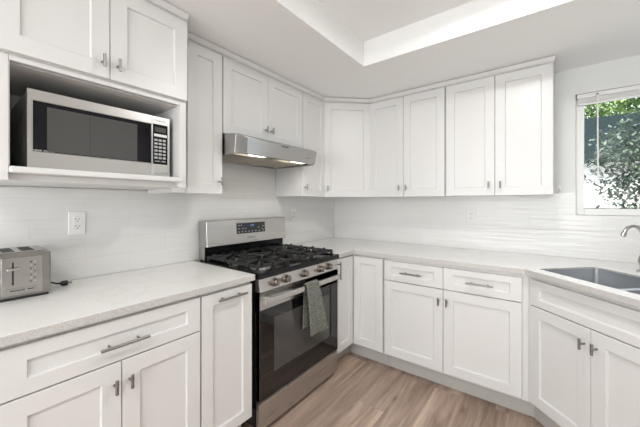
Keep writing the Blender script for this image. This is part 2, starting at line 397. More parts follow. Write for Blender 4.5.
# narrow pull-out
t = thing('base_cabinet', 'narrow white pull-out cabinet with one tall door directly left of the range', 'cabinet', (XF, -1.990, 0), R90)
base_carcass(t, .302, XF-.003)
d1 = door(.003, .299, .140, .866, t, .058); bar_h(.158, .832, d1, .165)
# corner cabinet with two bifold doors (L shape)
t = thing('corner_base_cabinet', 'white L-shaped corner base cabinet with a bifold door right of the range', 'cabinet', (0, 0, 0))
b = MB()
b.prism([(.003, -.877), (XF, -.877), (XF, YF), (.895, YF), (.895, -.011), (.003, -.011)], .125, CT); b.build('carcass', paint, t, .001)
b = MB()
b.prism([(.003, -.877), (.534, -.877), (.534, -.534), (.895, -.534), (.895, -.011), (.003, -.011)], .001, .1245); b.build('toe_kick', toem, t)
b = shaker(-.876, -.634, .141, .866, .058); b.bm.transform(Matrix.Translation((XF, 0, 0)) @ Matrix.Rotation(R90, 4, 'Z'))
d1 = b.build('door', paint, t, BV)
b = MB()
hx = XF+.021
for z in (.735, .832): b.cyl((hx, -.864, z), (hx+.030, -.864, z), .0045, n=12)
b.cyl((hx+.032, -.864, .716), (hx+.032, -.864, .851), .0058, n=14); b.build('handle', nickel, d1)
b = shaker(.634, .893, .141, .866, .058); b.bm.transform(Matrix.Translation((0, YF, 0)))
b.build('door', paint, t, BV)
# back run: two drawers over two doors
t = thing('base_cabinet', 'white base cabinet along the back wall with two drawers side by side over two doors', 'cabinet', (.897, YF, 0), 0)
base_carcass(t, .922, .598)
for a, c, hs in ((.010, .442, 1), (.445, .889, -1)):
    dr = shaker(a, c, .712, .858, .06, rail=.042).build('drawer', paint, t, BV); bar_h((a+c)/2, .783, dr, .155)
d1 = door(.009, .4435, .140, .708, t); T_handle(.417, .628, d1)
d2 = door(.4435, .890, .140, .708, t); T_handle(.470, .628, d2)
# diagonal sink base.  door plane passes through (1.820,-.630), runs along (1,-1)
q = .7071068
ox, oy = 1.820 + .021*q, -.630 + .021*q
t = thing('sink_base_cabinet', 'white sink cabinet set at an angle with a blank drawer front over two doors', 'cabinet', (ox, oy, 0), -PI/4)
Mi = (Matrix.Translation((ox, oy, 0)) @ Matrix.Rotation(-PI/4, 4, 'Z')).inverted()
def loc2(x, y): v = Mi @ Vector((x, y, 0)); return (v.x, v.y)
ex, ey = ox + .715*q, oy - .715*q
b = MB(); poly = [(1.8185, YF), (ox, oy), (ex, ey), (ex+.02, ey), (RW-.011, ey), (RW-.011, -.011), (1.8185, -.011)]
# open box: floor of the box only up to the underside of the bowls, then a rim of walls
b.prism([loc2(*p) for p in poly], .125, .60)
b.box(0.0, 0, .60, .715, .018, CT)
b.build('carcass', paint, t, .001)
tk = [(1.8185, -.534), (1.842, -.534), (ex-.02, ey+.088), (RW-.011, ey+.088), (RW-.011, -.02), (1.8185, -.02)]
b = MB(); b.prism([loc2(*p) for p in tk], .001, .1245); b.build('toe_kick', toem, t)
shaker(.004, .690, .712, .858, .062, rail=.042).build('drawer_front', paint, t, BV)
d1 = door(.003, .346, .140, .708, t); T_handle(.318, .628, d1)
d2 = door(.346, .690, .140, .708, t); T_handle(.374, .628, d2)
# filler beside the angled front
b = MB(); b.prism([loc2(*p) for p in [(1.8185, YF), (ox-.0005, oy), (ox+.0125, oy+.0135), (1.8185, YF+.03)]], .6005, CT-.0005); b.build('filler', paint, t)
# right run, seen only in reflections
RXF = RW - .609
t = thing('base_cabinet', 'white base cabinet on the right wall past the angled sink, mirrored in the oven', 'cabinet', (RXF, ey-.004, 0), -R90)
base_carcass(t, .90, .600)
dr = shaker(.03, .898, .712, .858, .062, rail=.042).build('drawer', paint, t, BV); bar_h(.46, .783, dr, .155)
d1 = door(.03, .464, .140, .708, t); T_handle(.44, .628, d1)
d2 = door(.464, .898, .140, .708, t); T_handle(.49, .628, d2)

# ---------------------------------------------------------------- worktops
b = MB(); b.box(.0095, -3.40, .8815, .648, -1.684, .914)
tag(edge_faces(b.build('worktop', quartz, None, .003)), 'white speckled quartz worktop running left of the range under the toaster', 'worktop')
# main worktop, polygon with sink cut-out
P0 = Vector((1.801, -.645)); al = Vector((q, -q)); dp = Vector((q, q))
def sd(a, d): v = P0 + al*a + dp*d; return (v.x, v.y)
endy = ey - .91
outer = [(.0095, -.8765), (.648, -.8765), (.648, -.645), (1.801, -.645), sd(.735, 0), (RW-.0095-.63, endy), (RW-.001, endy), (RW-.001, -.0095), (.0095, -.0095)]
def rrect(a0, a1, d0, d1, r=.03, n=5):
    pts = []
    for (ca, cd, s) in ((a1-r, d0+r, -PI/2), (a1-r, d1-r, 0), (a0+r, d1-r, PI/2), (a0+r, d0+r, PI)):
        for i in range(n+1):
            th = s + (PI/2)*i/n
            pts.append(sd(ca + r*math.cos(th), cd + r*math.sin(th)))
    return pts
SA0, SA1, SD0, SD1 = .0, .735-.02, .085, .475
hole = rrect(SA0, SA1, SD0, SD1)
b = MB(); bm = b.bm
def loop(pts, z):
    v = [bm.verts.new((*p, z)) for p in pts]
    return v, [bm.edges.new((v[i], v[(i+1) % len(v)])) for i in range(len(v))]
vo_, eo = loop(outer, .914); vh, eh = loop(hole, .914)
res = bmesh.ops.triangle_fill(bm, edges=eo+eh, use_beauty=True)
faces = [g_ for g_ in res['geom'] if isinstance(g_, bmesh.types.BMFace)]
bmesh.ops.recalc_face_normals(bm, faces=faces)
ext = bmesh.ops.extrude_face_region(bm, geom=faces)
for v in [g_ for g_ in ext['geom'] if isinstance(g_, bmesh.types.BMVert)]: v.co.z = .8815
bmesh.ops.dissolve_limit(bm, angle_limit=.01, verts=bm.verts[:], edges=bm.edges[:])
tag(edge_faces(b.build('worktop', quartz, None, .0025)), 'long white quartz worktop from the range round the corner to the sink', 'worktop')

# sink: two bowls hanging under the cut-out
sk = thing('kitchen_sink', 'stainless double-bowl sink set under the angled worktop below the window', 'sink', (P0.x, P0.y, 0), -PI/4)
def bowl(a0, a1, d0, d1, zt, zb, r=.03):
    b = MB(); n = 5
    def ring(z, o):
        pts = []
        for (ca, cd, s) in ((a1-r, d0+r, -PI/2), (a1-r, d1-r, 0), (a0+r, d1-r, PI/2), (a0+r, d0+r, PI)):
            for i in range(n+1):
                th = s + (PI/2)*i/n; pts.append(b.bm.verts.new((ca+(r-o)*math.cos(th), cd+(r-o)*math.sin(th), z)))
        return pts
    rs = [ring(zt, -.012), ring(zt, 0), ring(zb+.02, .004), ring(zb+.004, .012), ring(zb, .028)]
    m_ = len(rs[0])
    for A, B in zip(rs, rs[1:]):
        for i in range(m_): b.bm.faces.new((A[i], A[(i+1) % m_], B[(i+1) % m_], B[i]))
    b.bm.faces.new(rs[-1])
    o = b.build('bowl', steel_s, sk)
    s = o.modifiers.new('thick', 'SOLIDIFY'); s.thickness = .0015; s.offset = -1
    dcx, dcy = (a0+a1)/2, (d0+d1)/2+.05
    b = MB(); b.lathe((dcx, dcy, zb+.0006), [(.045, 0), (.045, .003), (.030, .0045), (.028, .002)], 24); b.build('drain', chrome, o)
bowl(SA0+.0135, .398, SD0+.0135, SD1-.0135, .9075, .69, .022)
bowl(.424, SA1-.0135, SD0+.0135, SD1-.0135, .9075, .69, .022)
b = MB(); b.box(.4115-.0008, SD0+.004, .70, .4115+.0008, SD1-.004, .900); b.build('divider', steel_s, sk, .004)

# faucet
fa = thing('faucet', 'brushed steel gooseneck faucet standing behind the sink', 'faucet', (2.330, -.330, .9145))
b = MB(); b.lathe((0, 0, 0), [(.026, 0), (.027, .004), (.022, .008), (.013, .016), (.0115, .03), (.017, .045), (.020, .060), (.017, .078), (.0115, .092)]); b.build('base', chrome, fa)
b = MB()
d_ = Vector((-q*.995, -q*.90, 0)).normalized(); R_ = .058
pts = [(0, 0, .09), (0, 0, .14), (0, 0, .19)]
for i in range(0, 15):
    th = math.radians(i*11.5); p = d_*(R_ - R_*math.cos(th)); pts.append((p.x, p.y, .20 + R_*math.sin(th)))
b.tube(pts, [.0105]*3 + [.010]*12 + [.0095]*3, 14); b.build('spout', chrome, fa)
b = MB(); e = Vector(pts[-1]); dd = (Vector(pts[-1]) - Vector(pts[-2])).normalized(); b.cyl(e - dd*.002, e + dd*.020, .0115, .0125, 16); b.build('nozzle', chrome, fa)
b = MB(); b.cyl((.0, 0, .062), (.045, -.02, .075), .007, .006, 12); b.cyl((.045, -.02, .075), (.075, -.033, .115), .0055, .0045, 12); b.build('lever', chrome, fa)

# ---------------------------------------------------------------- wall cabinets
UB, UT = 1.357, 2.212
XU = .304
def crown(t, u0, u1, zt=UT-.001, d0=-.021, ea=0, eb=0):
    b = MB()
    # stepped profile swept along x
    prof = [(0.0, zt), (d0+.010, zt), (d0+.010, zt+.004), (d0+.004, zt+.006), (d0-.008, zt+.027), (d0-.010, zt+.031), (0.0, zt+.031)]
    vs0 = [b.bm.verts.new((u0+(ea*(p[0]) if p[0] < 0 else 0), p[0], p[1])) for p in prof]; vs1 = [b.bm.verts.new((u1+(eb*(-p[0]) if p[0] < 0 else 0), p[0], p[1])) for p in prof]
    n = len(prof)
    for i in range(n): b.bm.faces.new((vs0[i], vs0[(i+1) % n], vs1[(i+1) % n], vs1[i]))
    b.bm.faces.new(vs0[::-1]); b.bm.faces.new(vs1)
    b.build('crown_moulding', paint, t)
def wallcab(label, x, y, rz, w, z0, doors, ea=0, eb=0, d=.302, st=.06, hz=.072):
    t = thing('wall_cabinet', label, 'cabinet', (x, y, 0), rz)
    b = MB(); b.box(.001, 0, z0, w-.001, d, UT-.001); b.build('carcass', paint, t, .001)
    for (a, c, hu) in doors:
        dd = door(a, c, z0-.004, UT-.007, t, st)
        if hu is not None: T_handle(hu, z0+hz, dd, .048)
    crown(t, .0005, w-.0005, ea=ea, eb=eb)
    return t
# left wall, from the microwave cabinet to the corner
wallcab('narrow tall white wall cabinet between the microwave and the range hood', XU, -1.964, R90, .299, UB, [(.075, .297, .272)])
wallcab('short white wall cabinet with two doors directly above the range hood', XU, -1.664, R90, .751, 1.733, [(.002, .3705, .343), (.3705, .749, .398)], hz=.080)
wallcab('narrow white wall cabinet with one door right of the range hood', XU, -.912, R90, .304, UB, [(.002, .302, .022)], st=.055, eb=-.41)
# diagonal corner wall cabinet
cx0, cy0, cx1, cy1 = XU, -.6065, .6155, -XU
wd = math.hypot(cx1-cx0, cy1-cy0); ang = math.atan2(cy1-cy0, cx1-cx0)
t = thing('wall_cabinet', 'white wall cabinet set diagonally across the corner with one door', 'cabinet', (cx0, cy0, 0), ang)
Mi = (Matrix.Translation((cx0, cy0, 0)) @ Matrix.Rotation(ang, 4, 'Z')).inverted()
b = MB(); b.prism([loc2(*p) for p in [(cx0, cy0+.0005), (cx1-.0005, cy1), (cx1-.0005, -.002), (.002, -.002), (.002, cy0+.0005)]], UB, UT-.001); b.build('carcass', paint, t, .001)
dd = door(.005, wd-.005, UB-.004, UT-.007, t, .06); T_handle(.034, UB+.072, dd, .048)
crown(t, .0, wd, ea=-.41, eb=-.41)
wallcab('white two-door wall cabinet on the back wall next to the corner', .617, -XU, 0, .658, UB, [(.002, .3215, .290), (.3215, .656, .352)], ea=-.41)
wallcab('white two-door wall cabinet on the back wall nearest the window', 1.2755, -XU, 0, .6645, UB, [(.006, .336, .300), (.336, .662, .370)], eb=.3)

# microwave cabinet: two doors above an open niche with a shelf
t = thing('microwave_cabinet', 'deep white wall cabinet with two short doors over an open microwave niche', 'cabinet', (.452, -2.632, 0), R90)
D = .449; WN = .665
def bx(name, m, *a): 
    b = MB(); b.box(*a); return b.build(name, m, t, .001)
bx('carcass', paint, .001, 0, 1.806, WN, D, UT-.001)
bx('side_panel', paint, .001, 0, 1.378, .044, D, 1.8055)
bx('side_panel', paint, WN-.031, 0, 1.378, WN, D, 1.8055)
bx('bottom_panel', paint, .045, .03, 1.378, WN-.032, D, 1.402)
bx('top_rail', paint, .045, 0, 1.786, WN-.032, .020, 1.8055)
b = MB()
b.box(.0442, .003, 1.426, .0472, D-.004, 1.785); b.box(WN-.0342, .003, 1.426, WN-.0312, D-.004, 1.785)
b.box(.0475, D-.004, 1.426, WN-.0345, D-.001, 1.785); b.box(.0475, .021, 1.782, WN-.0345, D-.005, 1.785)
b.build('niche_lining', lining, t)
b = MB(); b.box(.0445, -.022, 1.4025, WN-.026, D, 1.4255); b.build('shelf', paint, t, .006, 3)
d1 = door(.006, .3315, 1.808, UT-.007, t, .062); T_handle(.304, 1.868, d1)
d2 = door(.3315, WN-.002, 1.808, UT-.007, t, .062); T_handle(.358, 1.868, d2)
crown(t, .0005, WN-.001)

# ---------------------------------------------------------------- microwave  (local: x along run, y into the wall)
mw = thing('microwave', 'stainless microwave with black window and keypad inside the cabinet niche', 'microwave', (.400, -2.535, 1.4262), R90)
MWW, MWH = .512, .2925
b = MB(); b.box(.003, .022, .008, MWW-.003, .37, MWH-.004)
for k in range(9):
    b.box(.0015, .10+.0, .10+k*.015, .0032, .19, .106+k*.015)
b.build('body', mat('microwave_case', (.34, .34, .33), .45), mw, .002)
for (fx, fy) in ((.04, .06), (MWW-.04, .06), (.04, .33), (MWW-.04, .33)):
    b = MB(); b.cyl((fx, fy, 0), (fx, fy, .0078), .012, n=12); b.build('foot', plastic_b, mw)
PX = .428                     # split between door and control panel
b = MB(); bm = b.bm            # door frame with opening
def frame(b, x0, x1, z0, z1, ix0, ix1, iz0, iz1, y0, y1):
    b.box(x0, y0, z0, ix0, y1, z1); b.box(ix1, y0, z0, x1, y1, z1); b.box(ix0, y0, z0, ix1, y1, iz0); b.box(ix0, y0, iz1, ix1, y1, z1)
frame(b, 0, PX-.001, .004, MWH, .014, PX-.0015, .064, .252, 0, .020)
dr = b.build('door', steel_h, mw, .0015)
b = MB(); b.box(.0145, .001, .0645, PX-.0018, .012, .2515); dg = b.build('door_glass', mwglass, dr)
b = MB(); frame(b, .011, PX-.0012, .061, .255, .0145, PX-.0045, .0645, .2515, -.0022, .004); b.build('bezel', chrome, dr)
b = MB(); b.box(.054, .0002, .068, .364, .0012, .236); b.build('window_screen', mwscreen, dr)
b = MB(); b.box(.186, .0, .070, .187, .0013, .235)
text_mesh('door_lettering', 'GENIUS  INVERTER', .007, mark, dr, Matrix.Translation((.045, .0006, .069)) @ Matrix.Rotation(R90, 4, 'X'), .0003)
b.build('window_line', mwglass, dr)
b = MB(); frame(b, PX, MWW, .004, MWH, PX+.005, MWW-.010, .062, .255, 0, .020)
cp = b.build('control_panel', steel_h, mw, .0012)
b = MB(); b.box(PX+.0052, .001, .0622, MWW-.0102, .012, .2548); b.build('keypad_plate', mwglass, cp)
b = MB(); b.box(PX+.014, .0002, .218, MWW-.018, .0012, .242); b.build('display', mat('grey_display', (.06, .065, .06), .2), cp)
b = MB(); b.box(PX+.010, 0, .196, MWW-.014, .0012, .209); b.build('start_key_row', mark, cp)
for r_ in range(6):
    for c_ in range(3):
        b = MB(); x_ = PX+.011 + c_*.0195; z_ = .180 - r_*.0172
        b.box(x_, -.0003, z_-.006, x_+.0145, .0012, z_+.004); b.build('key', btn_grey, cp)
text_mesh('key_lettering', 'START  STOP', .0085, mark, cp, Matrix.Translation(((PX+MWW)/2-.003, .0003, .076)) @ Matrix.Rotation(R90, 4, 'X'), .0003)
b = MB(); b.box(PX+.010, -.003, .018, MWW-.012, .002, .050); b.build('door_release', steel_h, cp, .001)
text_mesh('brand_lettering', 'Panasonic', .0135, mark_grey, cp, Matrix.Translation(((PX+MWW)/2-.004, -.0004, .274)) @ Matrix.Rotation(R90, 4, 'X'), .0003)

# ---------------------------------------------------------------- range hood (local frame at y=-1.660)
hd = thing('range_hood', 'stainless under-cabinet range hood above the gas range', 'range hood', (0, 0, 0))
hy0, hy1 = -1.660, -.913
b = MB(); bm = b.bm
top = [(.012, hy0), (.330, hy0), (.448, hy0), (.488, hy0+.055), (.488, hy1-.020), (.448, hy1), (.330, hy1), (.012, hy1)]
ztop = [1.7285, 1.7285, 1.712, 1.692, 1.692, 1.712, 1.7285, 1.7285]
bot = [(.012, hy0), (.320, hy0), (.432, hy0), (.474, hy0+.060), (.474, hy1-.035), (.432, hy1), (.320, hy1), (.012, hy1)]
zbot = 1.596
T = [bm.verts.new((*p, z)) for p, z in zip(top, ztop)]; B = [bm.verts.new((*p, zbot)) for p in bot]
# underside: lip then recess
def inset(p, d): return (min(max(p[0], .012+d), .474-d), min(max(p[1], hy0+d), hy1-d))
I = [bm.verts.new((*inset(p, .014), zbot)) for p in bot]; J = [bm.verts.new((*inset(p, .016), zbot+.022)) for p in bot]
for i in range(8):
    n = (i+1) % 8
    bm.faces.new((T[i], T[n], B[n], B[i])); bm.faces.new((B[i], B[n], I[n], I[i])); bm.faces.new((I[i], I[n], J[n], J[i]))
bm.faces.new((T[0], T[1], T[6], T[7])); bm.faces.new((T[1], T[2], T[5], T[6])); bm.faces.new((T[2], T[3], T[4], T[5]))
bm.faces.new(J)
b.build('shell', steel_d, hd, .0025)
filt = mat('hood_filter', (.50, .45, .36), .35, 1.0); wv = N(filt, 'ShaderNodeTexWave'); wv.inputs['Scale'].default_value = 60
tcx = N(filt, 'ShaderNodeTexCoord'); L(filt, tcx.outputs['Object'], wv.inputs[0]); bump(filt, wv.outputs[1], .6, .003)
for a in (0, 1):
    ya, yb = hy0+.05+a*.327, hy0+.05+a*.327+.315
    b = MB(); b.box(.06, ya, zbot+.006, .36, yb, zbot+.020); b.build('grease_filter', filt, hd, .002)
for yy in (-1.475, -1.085):
    b = MB(); b.box(.405, yy-.06, zbot+.003, .450, yy+.06, zbot+.020); b.build('hood_lamp', lens, hd, .003)
b = MB(); b.box(.477, -1.055, 1.632, .4825, -1.00, 1.648); b.build('badge', mark_red, hd)
b = MB()
for k in range(5): b.cyl((.480, -1.315+k*.014, 1.681), (.4885, -1.315+k*.014, 1.681), .0045, n=10)
b.build('push_buttons', plastic_b, hd)
light('hood_lamp_light_front', 'AREA', (.428, -1.475, zbot+.001), (0, 0, 0), .30, (1, .93, .82), shape='RECTANGLE', size=.04, size_y=.11)
light('hood_lamp_light_back', 'AREA', (.428, -1.085, zbot+.001), (0, 0, 0), .30, (1, .93, .82), shape='RECTANGLE', size=.04, size_y=.11)

# ---------------------------------------------------------------- gas range (local: x along run from left side, y into wall, z up)
RL = -1.661; RWD = .777
rg = thing('gas_range', 'stainless freestanding gas range with black cooktop and oven window', 'range', (.650, RL, 0), R90)
def rb(name, m, x0, x1, y0, y1, z0, z1, bev=.0, par=None):
    b = MB(); b.box(x0, y0, z0, x1, y1, z1); return b.build(name, m, par or rg, bev)
rb('body', black, .0, RWD, .034, .60, .055, .874)
for fx in (.05, RWD-.05):
    for fy in (.06, .56):
        b = MB(); b.cyl((fx, fy, 0.0005), (fx, fy, .055), .016, n=12); b.build('foot', plastic_b, rg)
# cooktop tray with raised rim
b = MB()
b.box(-.006, -.008, .880, RWD+.004, .560, .902); b.box(-.006, -.008, .902, RWD+.004, .028, .913); b.box(-.006, .028, .902, .014, .56, .913); b.box(RWD-.016, .028, .902, RWD+.004, .56, .913)
b.build('cooktop', black, rg, .004, 3)
# control panel, leaning back slightly
b = MB(); bm = b.bm
pf = [(-.006, .806), (.0335, .806), (.0335, .879), (.004, .879)]
A = [bm.verts.new((.004, y, z)) for y, z in pf]; B = [bm.verts.new((RWD-.004, y, z)) for y, z in pf]
for i in range(4): bm.faces.new((A[i], A[(i+1) % 4], B[(i+1) % 4], B[i]))
bm.faces.new(A[::-1]); bm.faces.new(B)
b.build('control_panel', steel_h, rg, .002)
for kx in (.112, .208, .376, .540, .640):
    b = MB(); dirn = Vector((0, -1, .13)).normalized()
    b.lathe((kx, -.001, .845), [(.026, 0), (.026, .007), (.0205, .010), (.0195, .032), (.017, .035)], 28, dirn)
    kb = b.build('knob', knobm, rg)
    b = MB(); b.box(kx-.004, -.042, .828, kx+.004, -.030, .866); b.build('grip', knobm, kb, .002)
# oven door
b = MB(); frame(b, .006, RWD-.006, .196, .800, .0065, RWD-.0065, .200, .706, 0, .032)
b.box(.006, .0, .706, RWD-.006, .032, .800)
dr = b.build('oven_door', steel_h, rg, .002)
rb('door_glass', glassb, .006, RWD-.006, .0005, .030, .200, .7055, .001, dr)
rb('inner_window', mat('oven_inner_window', (.07, .067, .064), .06), .115, RWD-.115, -.0004, .0006, .330, .640, 0, dr)
b = MB()
for hx_ in (.030, RWD-.115): b.box(hx_, -.044, .755, hx_+.03, .001, .773)
b.box(-.004, -.058, .749, RWD-.060, -.044, .782)
hdl = b.build('handle', steel_h, dr, .005, 3)
# drawer
dw = rb('storage_drawer', steel_h, .006, RWD-.006, .001, .032, .040, .188, .003)
# backguard
b = MB(); bm = b.bm
pf = [(.537, 1.002), (.640, 1.002), (.640, 1.181), (.560, 1.181), (.548, 1.175)]
A = [bm.verts.new((.022, y, z)) for y, z in pf]; B = [bm.verts.new((RWD-.006, y, z)) for y, z in pf]
for i in range(5): bm.faces.new((A[i], A[(i+1) % 5], B[(i+1) % 5], B[i]))
bm.faces.new(A[::-1]); bm.faces.new(B)
bgd = b.build('backguard', steel_h, rg, .004, 3)
rb('backguard_base', black, .030, RWD-.012, .572, .635, .876, 1.0015)
for xx in (.024, RWD-.0118): rb('backguard_side', steel_h, xx, xx+.0055, .574, .640, .915, 1.0015)
# display on the sloping face: slope from (.537,1.002) to (.548,1.170)
def facey(z): return .537 + (z-1.002)*.011/.168
b = MB(); bm = b.bm
def slab(b, x0, x1, z0, z1, out, thick=.002):
    vs_ = [b.bm.verts.new(p) for p in ((x0, facey(z0)-out, z0), (x1, facey(z0)-out, z0), (x1, facey(z1)-out, z1), (x0, facey(z1)-out, z1),
                                       (x0, facey(z0)-out+thick, z0), (x1, facey(z0)-out+thick, z0), (x1, facey(z1)-out+thick, z1), (x0, facey(z1)-out+thick, z1))]
    for f in ((0,1,2,3),(7,6,5,4),(0,4,5,1),(1,5,6,2),(2,6,7,3),(3,7,4,0)): b.bm.faces.new([vs_[i] for i in f])
slab(b, .262, .535, 1.073, 1.152, .0015); dsp = b.build('display_panel', mat('display_glass', (.03, .03, .035), .2), bgd)
b = MB(); slab(b, .380, .425, 1.118, 1.140, .0019, .001); b.build('clock', mat('clock_screen', (.02, .03, .06), .2), dsp)
text_mesh('clock_digits', '12:30', .017, lcd, dsp, Matrix.Translation((.402, facey(1.129)-.0022, 1.129)) @ Matrix.Rotation(R90, 4, 'X'), .0003)
for (kx, kz) in [(.282, 1.135), (.305, 1.135), (.282, 1.110), (.318, 1.110), (.342, 1.110), (.282, 1.087), (.312, 1.087), (.342, 1.087), (.372, 1.087), (.405, 1.087), (.440, 1.087), (.475, 1.087), (.505, 1.100), (.515, 1.120), (.515, 1.087), (.470, 1.112)]:
    b = MB(); slab(b, kx-.006, kx+.006, kz-.003, kz+.003, .0019, .001); b.build('key_mark', btn_grey, dsp)
text_mesh('brand_lettering', 'SAMSUNG', .017, mark_grey, bgd, Matrix.Translation((.395, facey(1.040)-.0006, 1.040)) @ Matrix.Rotation(R90, 4, 'X'), .0003)
# burners and caps
for (bx_, by_, br_) in ((.145, .150, .050), (.145, .410, .038), (.384, .280, .046), (.625, .150, .040), (.625, .410, .046)):
    b = MB(); b.lathe((bx_, by_, .9022), [(br_*1.25, 0), (br_*1.2, .006), (br_, .008), (br_*.96, .020)], 28); h_ = b.build('burner', burner, rg)
    b = MB(); b.lathe((bx_, by_, .9225), [(br_*.9, 0), (br_*.92, .005), (br_*.80, .009), (br_*.3, .010)], 28); b.build('burner_cap', iron, h_)
# cast-iron grates, three sections
def grate(x0, x1, centres):
    b = MB(); y0, y1 = .040, .530; z0, z1 = .936, .950; t_ = .0055
    for yy in (y0, y1): b.box(x0, yy-t_, z0-.004, x1, yy+t_, z1-.002)
    for xx in (x0+t_, x1-t_): b.box(xx-t_, y0, z0-.004, xx+t_, y1, z1-.002)
    b.box(x0, (y0+y1)/2-t_, z0, x1, (y0+y1)/2+t_, z1)
    for xx in (x0+.008, x1-.008):
        for yy in (y0+.002, (y0+y1)/2, y1-.002): b.box(xx-.008, yy-.008, .9135 if xx < .03 or xx > RWD-.03 else .9025, xx+.008, yy+.008, z0)
    for (cx_, cy_) in centres:
        for k in range(8):
            a_ = PI/8*0 + k*PI/4
            c_, s_ = math.cos(a_), math.sin(a_)
            hx_ = min((x1-x0)/2-.01, .115); hy_ = .115
            Lx = hx_/abs(c_) if abs(c_) > 1e-3 else 9; Ly = hy_/abs(s_) if abs(s_) > 1e-3 else 9
            Lm = min(Lx, Ly)
            M = Matrix.Translation((cx_, cy_, 0)) @ Matrix.Rotation(a_, 4, 'Z')
            b.box(.026, -t_*.85, z0, Lm, t_*.85, z1+.002, M)
            b.box(.026, -t_*.85, z1-.002, .045, t_*.85, z1+.005, M)
    # raised finger tips round the edge
    for yy in (y0, y1):
        for f in (.2, .5, .8): xx = x0+(x1-x0)*f; b.box(xx-.007, yy-.012, z0, xx+.007, yy+.012, z1+.006)
    for xx in (x0+t_, x1-t_):
        for f in (.15, .38, .62, .85): yy = y0+(y1-y0)*f; b.box(xx-.010, yy-.006, z0, xx+.010, yy+.006, z1+.006)
    return b.build('grate', iron, rg, .0025, 2)
grate(.018, .262, [(.145, .150), (.145, .410)])
grate(.264, .503, [(.384, .280)])
grate(.505, RWD-.020, [(.625, .150), (.625, .410)])

# towel draped over the oven handle: handle bar spans world x .696-.712, z .752-.782
def towel():
    bm = bmesh.new(); NU, NV = 22, 60
    prof = []                                   # (world x, z, s) s=0 back end .. 1 front end
    back = [(.6835, .50), (.684, .56), (.685, .64), (.686, .72), (.687, .775)]
    arc = [(.689, .788), (.696, .796), (.704, .798), (.712, .796), (.7205, .788)]
    front = [(.7225, .772), (.724, .72), (.724, .64), (.722, .56), (.7195, .50), (.7175, .455)]
    pts = back + arc + front
    pl = [0]
    for a, c in zip(pts, pts[1:]): pl.append(pl[-1] + math.hypot(c[0]-a[0], c[1]-a[1]))
    def at(s):
        d = s*pl[-1]
        for i in range(len(pts)-1):
            if d <= pl[i+1] or i == len(pts)-2:
                f = (d-pl[i])/(pl[i+1]-pl[i]); return (pts[i][0]*(1-f)+pts[i+1][0]*f - .0045, pts[i][1]*(1-f)+pts[i+1][1]*f + .001)
    grid = []
    for j in range(NV+1):
        s = j/NV; x, z = at(s); row = []
        drop = max(0, (.79-z)/.335)
        fr_ = x > .7005
        for i in range(NU+1):
            u = i/NU
            y0 = -1.335 + (.040*drop if fr_ else +.014-.008*drop); y1 = -1.212 + (.112*drop if fr_ else .02*drop)
            y = y0 + (y1-y0)*u
            wv_ = .0045*math.sin(u*9 + .6)*drop + .002*math.sin(u*23)*drop
            row.append(bm.verts.new((x + (wv_+.004*drop if fr_ else -abs(wv_)*.4), y, z - (.012*u if fr_ else 0)*drop)))
        grid.append(row)
    for j in range(NV):
        for i in range(NU): bm.faces.new((grid[j][i], grid[j][i+1], grid[j+1][i+1], grid[j+1][i]))
    me = bpy.data.meshes.new('towel'); bm.to_mesh(me); bm.free(); me.materials.append(towelm)
    for p in me.polygons: p.use_smooth = True
    o = bpy.data.objects.new('hand_towel', me); COL.objects.link(o)
    s = o.modifiers.new('thick', 'SOLIDIFY'); s.thickness = .0035; s.offset = 1
    return o
tw = towel()
tag(tw, 'grey-green waffle hand towel draped over the oven door handle', 'towel')

# ---------------------------------------------------------------- toaster (local: x right, y into the wall, z up)
to = thing('toaster', 'brushed steel two-slot toaster on the left worktop', 'toaster', (.226, -2.600, .9145), R90)
TW_, TH, TD = .162, .190, .205
def body_prof(w, h, r, n=6):
    pts = [(0, 0), (w, 0)]
    for i in range(n+1): th = (PI/2)*i/n; pts.append((w-r+r*math.cos(th), h-r+r*math.sin(th)))
    for i in range(n+1): th = PI/2 + (PI/2)*i/n; pts.append((r+r*math.cos(th), h-r+r*math.sin(th)))
    return pts
My = Matrix(((1, 0, 0, 0), (0, 0, -1, 0), (0, 1, 0, 0), (0, 0, 0, 1)))     # (x,y,z)->(x,-z,y)
b = MB(); b.box(.006, .006, 0, TW_-.006, TD-.004, .010); b.build('base', plastic_b, to, .002)
b = MB(); b.prism(body_prof(TW_, TH-.010, .016), -TD, 0, Matrix.Translation((0, 0, .010)) @ My)
shell_ = b.build('shell', steel('toaster_shell', (.30, .29, .275), .18, (.5, .5, 8)), to, .005, 3)
b = MB(); b.box(.016, -.003, .020, TW_-.026, .001, TH-.020); fp = b.build('front_plate', steel_t, to, .002)
for sx in (.022, .080):
    b = MB(); b.box(sx, .030, TH-.004, sx+.036, TD-.03, TH+.0006); b.build('toast_slot', dark_slot, to)
b = MB(); b.box(.046, -.0036, .062, .051, -.002, .150); b.build('lever_slot', dark_slot, fp)
b = MB(); b.box(.030, -.018, .120, .068, -.004, .129); b.build('lever', chrome, fp, .003)
for r_ in range(7):
    for c_ in range(2):
        b = MB(); x_ = .100 + c_*.012; z_ = .068 + r_*.013
        b.cyl((x_, -.003, z_), (x_, -.0048, z_), .0030, n=10); b.build('button', btn_grey if (r_+c_) % 2 else mark_grey, fp)
b = MB(); b.box(.030, -.0055, .030, .118, -.003, .047); cr = b.build('crumb_tray', steel_t, fp, .004, 3)
b = MB(); b.box(.040, -.0062, .037, .082, -.005, .040); b.box(.090, -.0062, .037, .110, -.005, .040); b.build('tray_groove', dark_slot, cr)
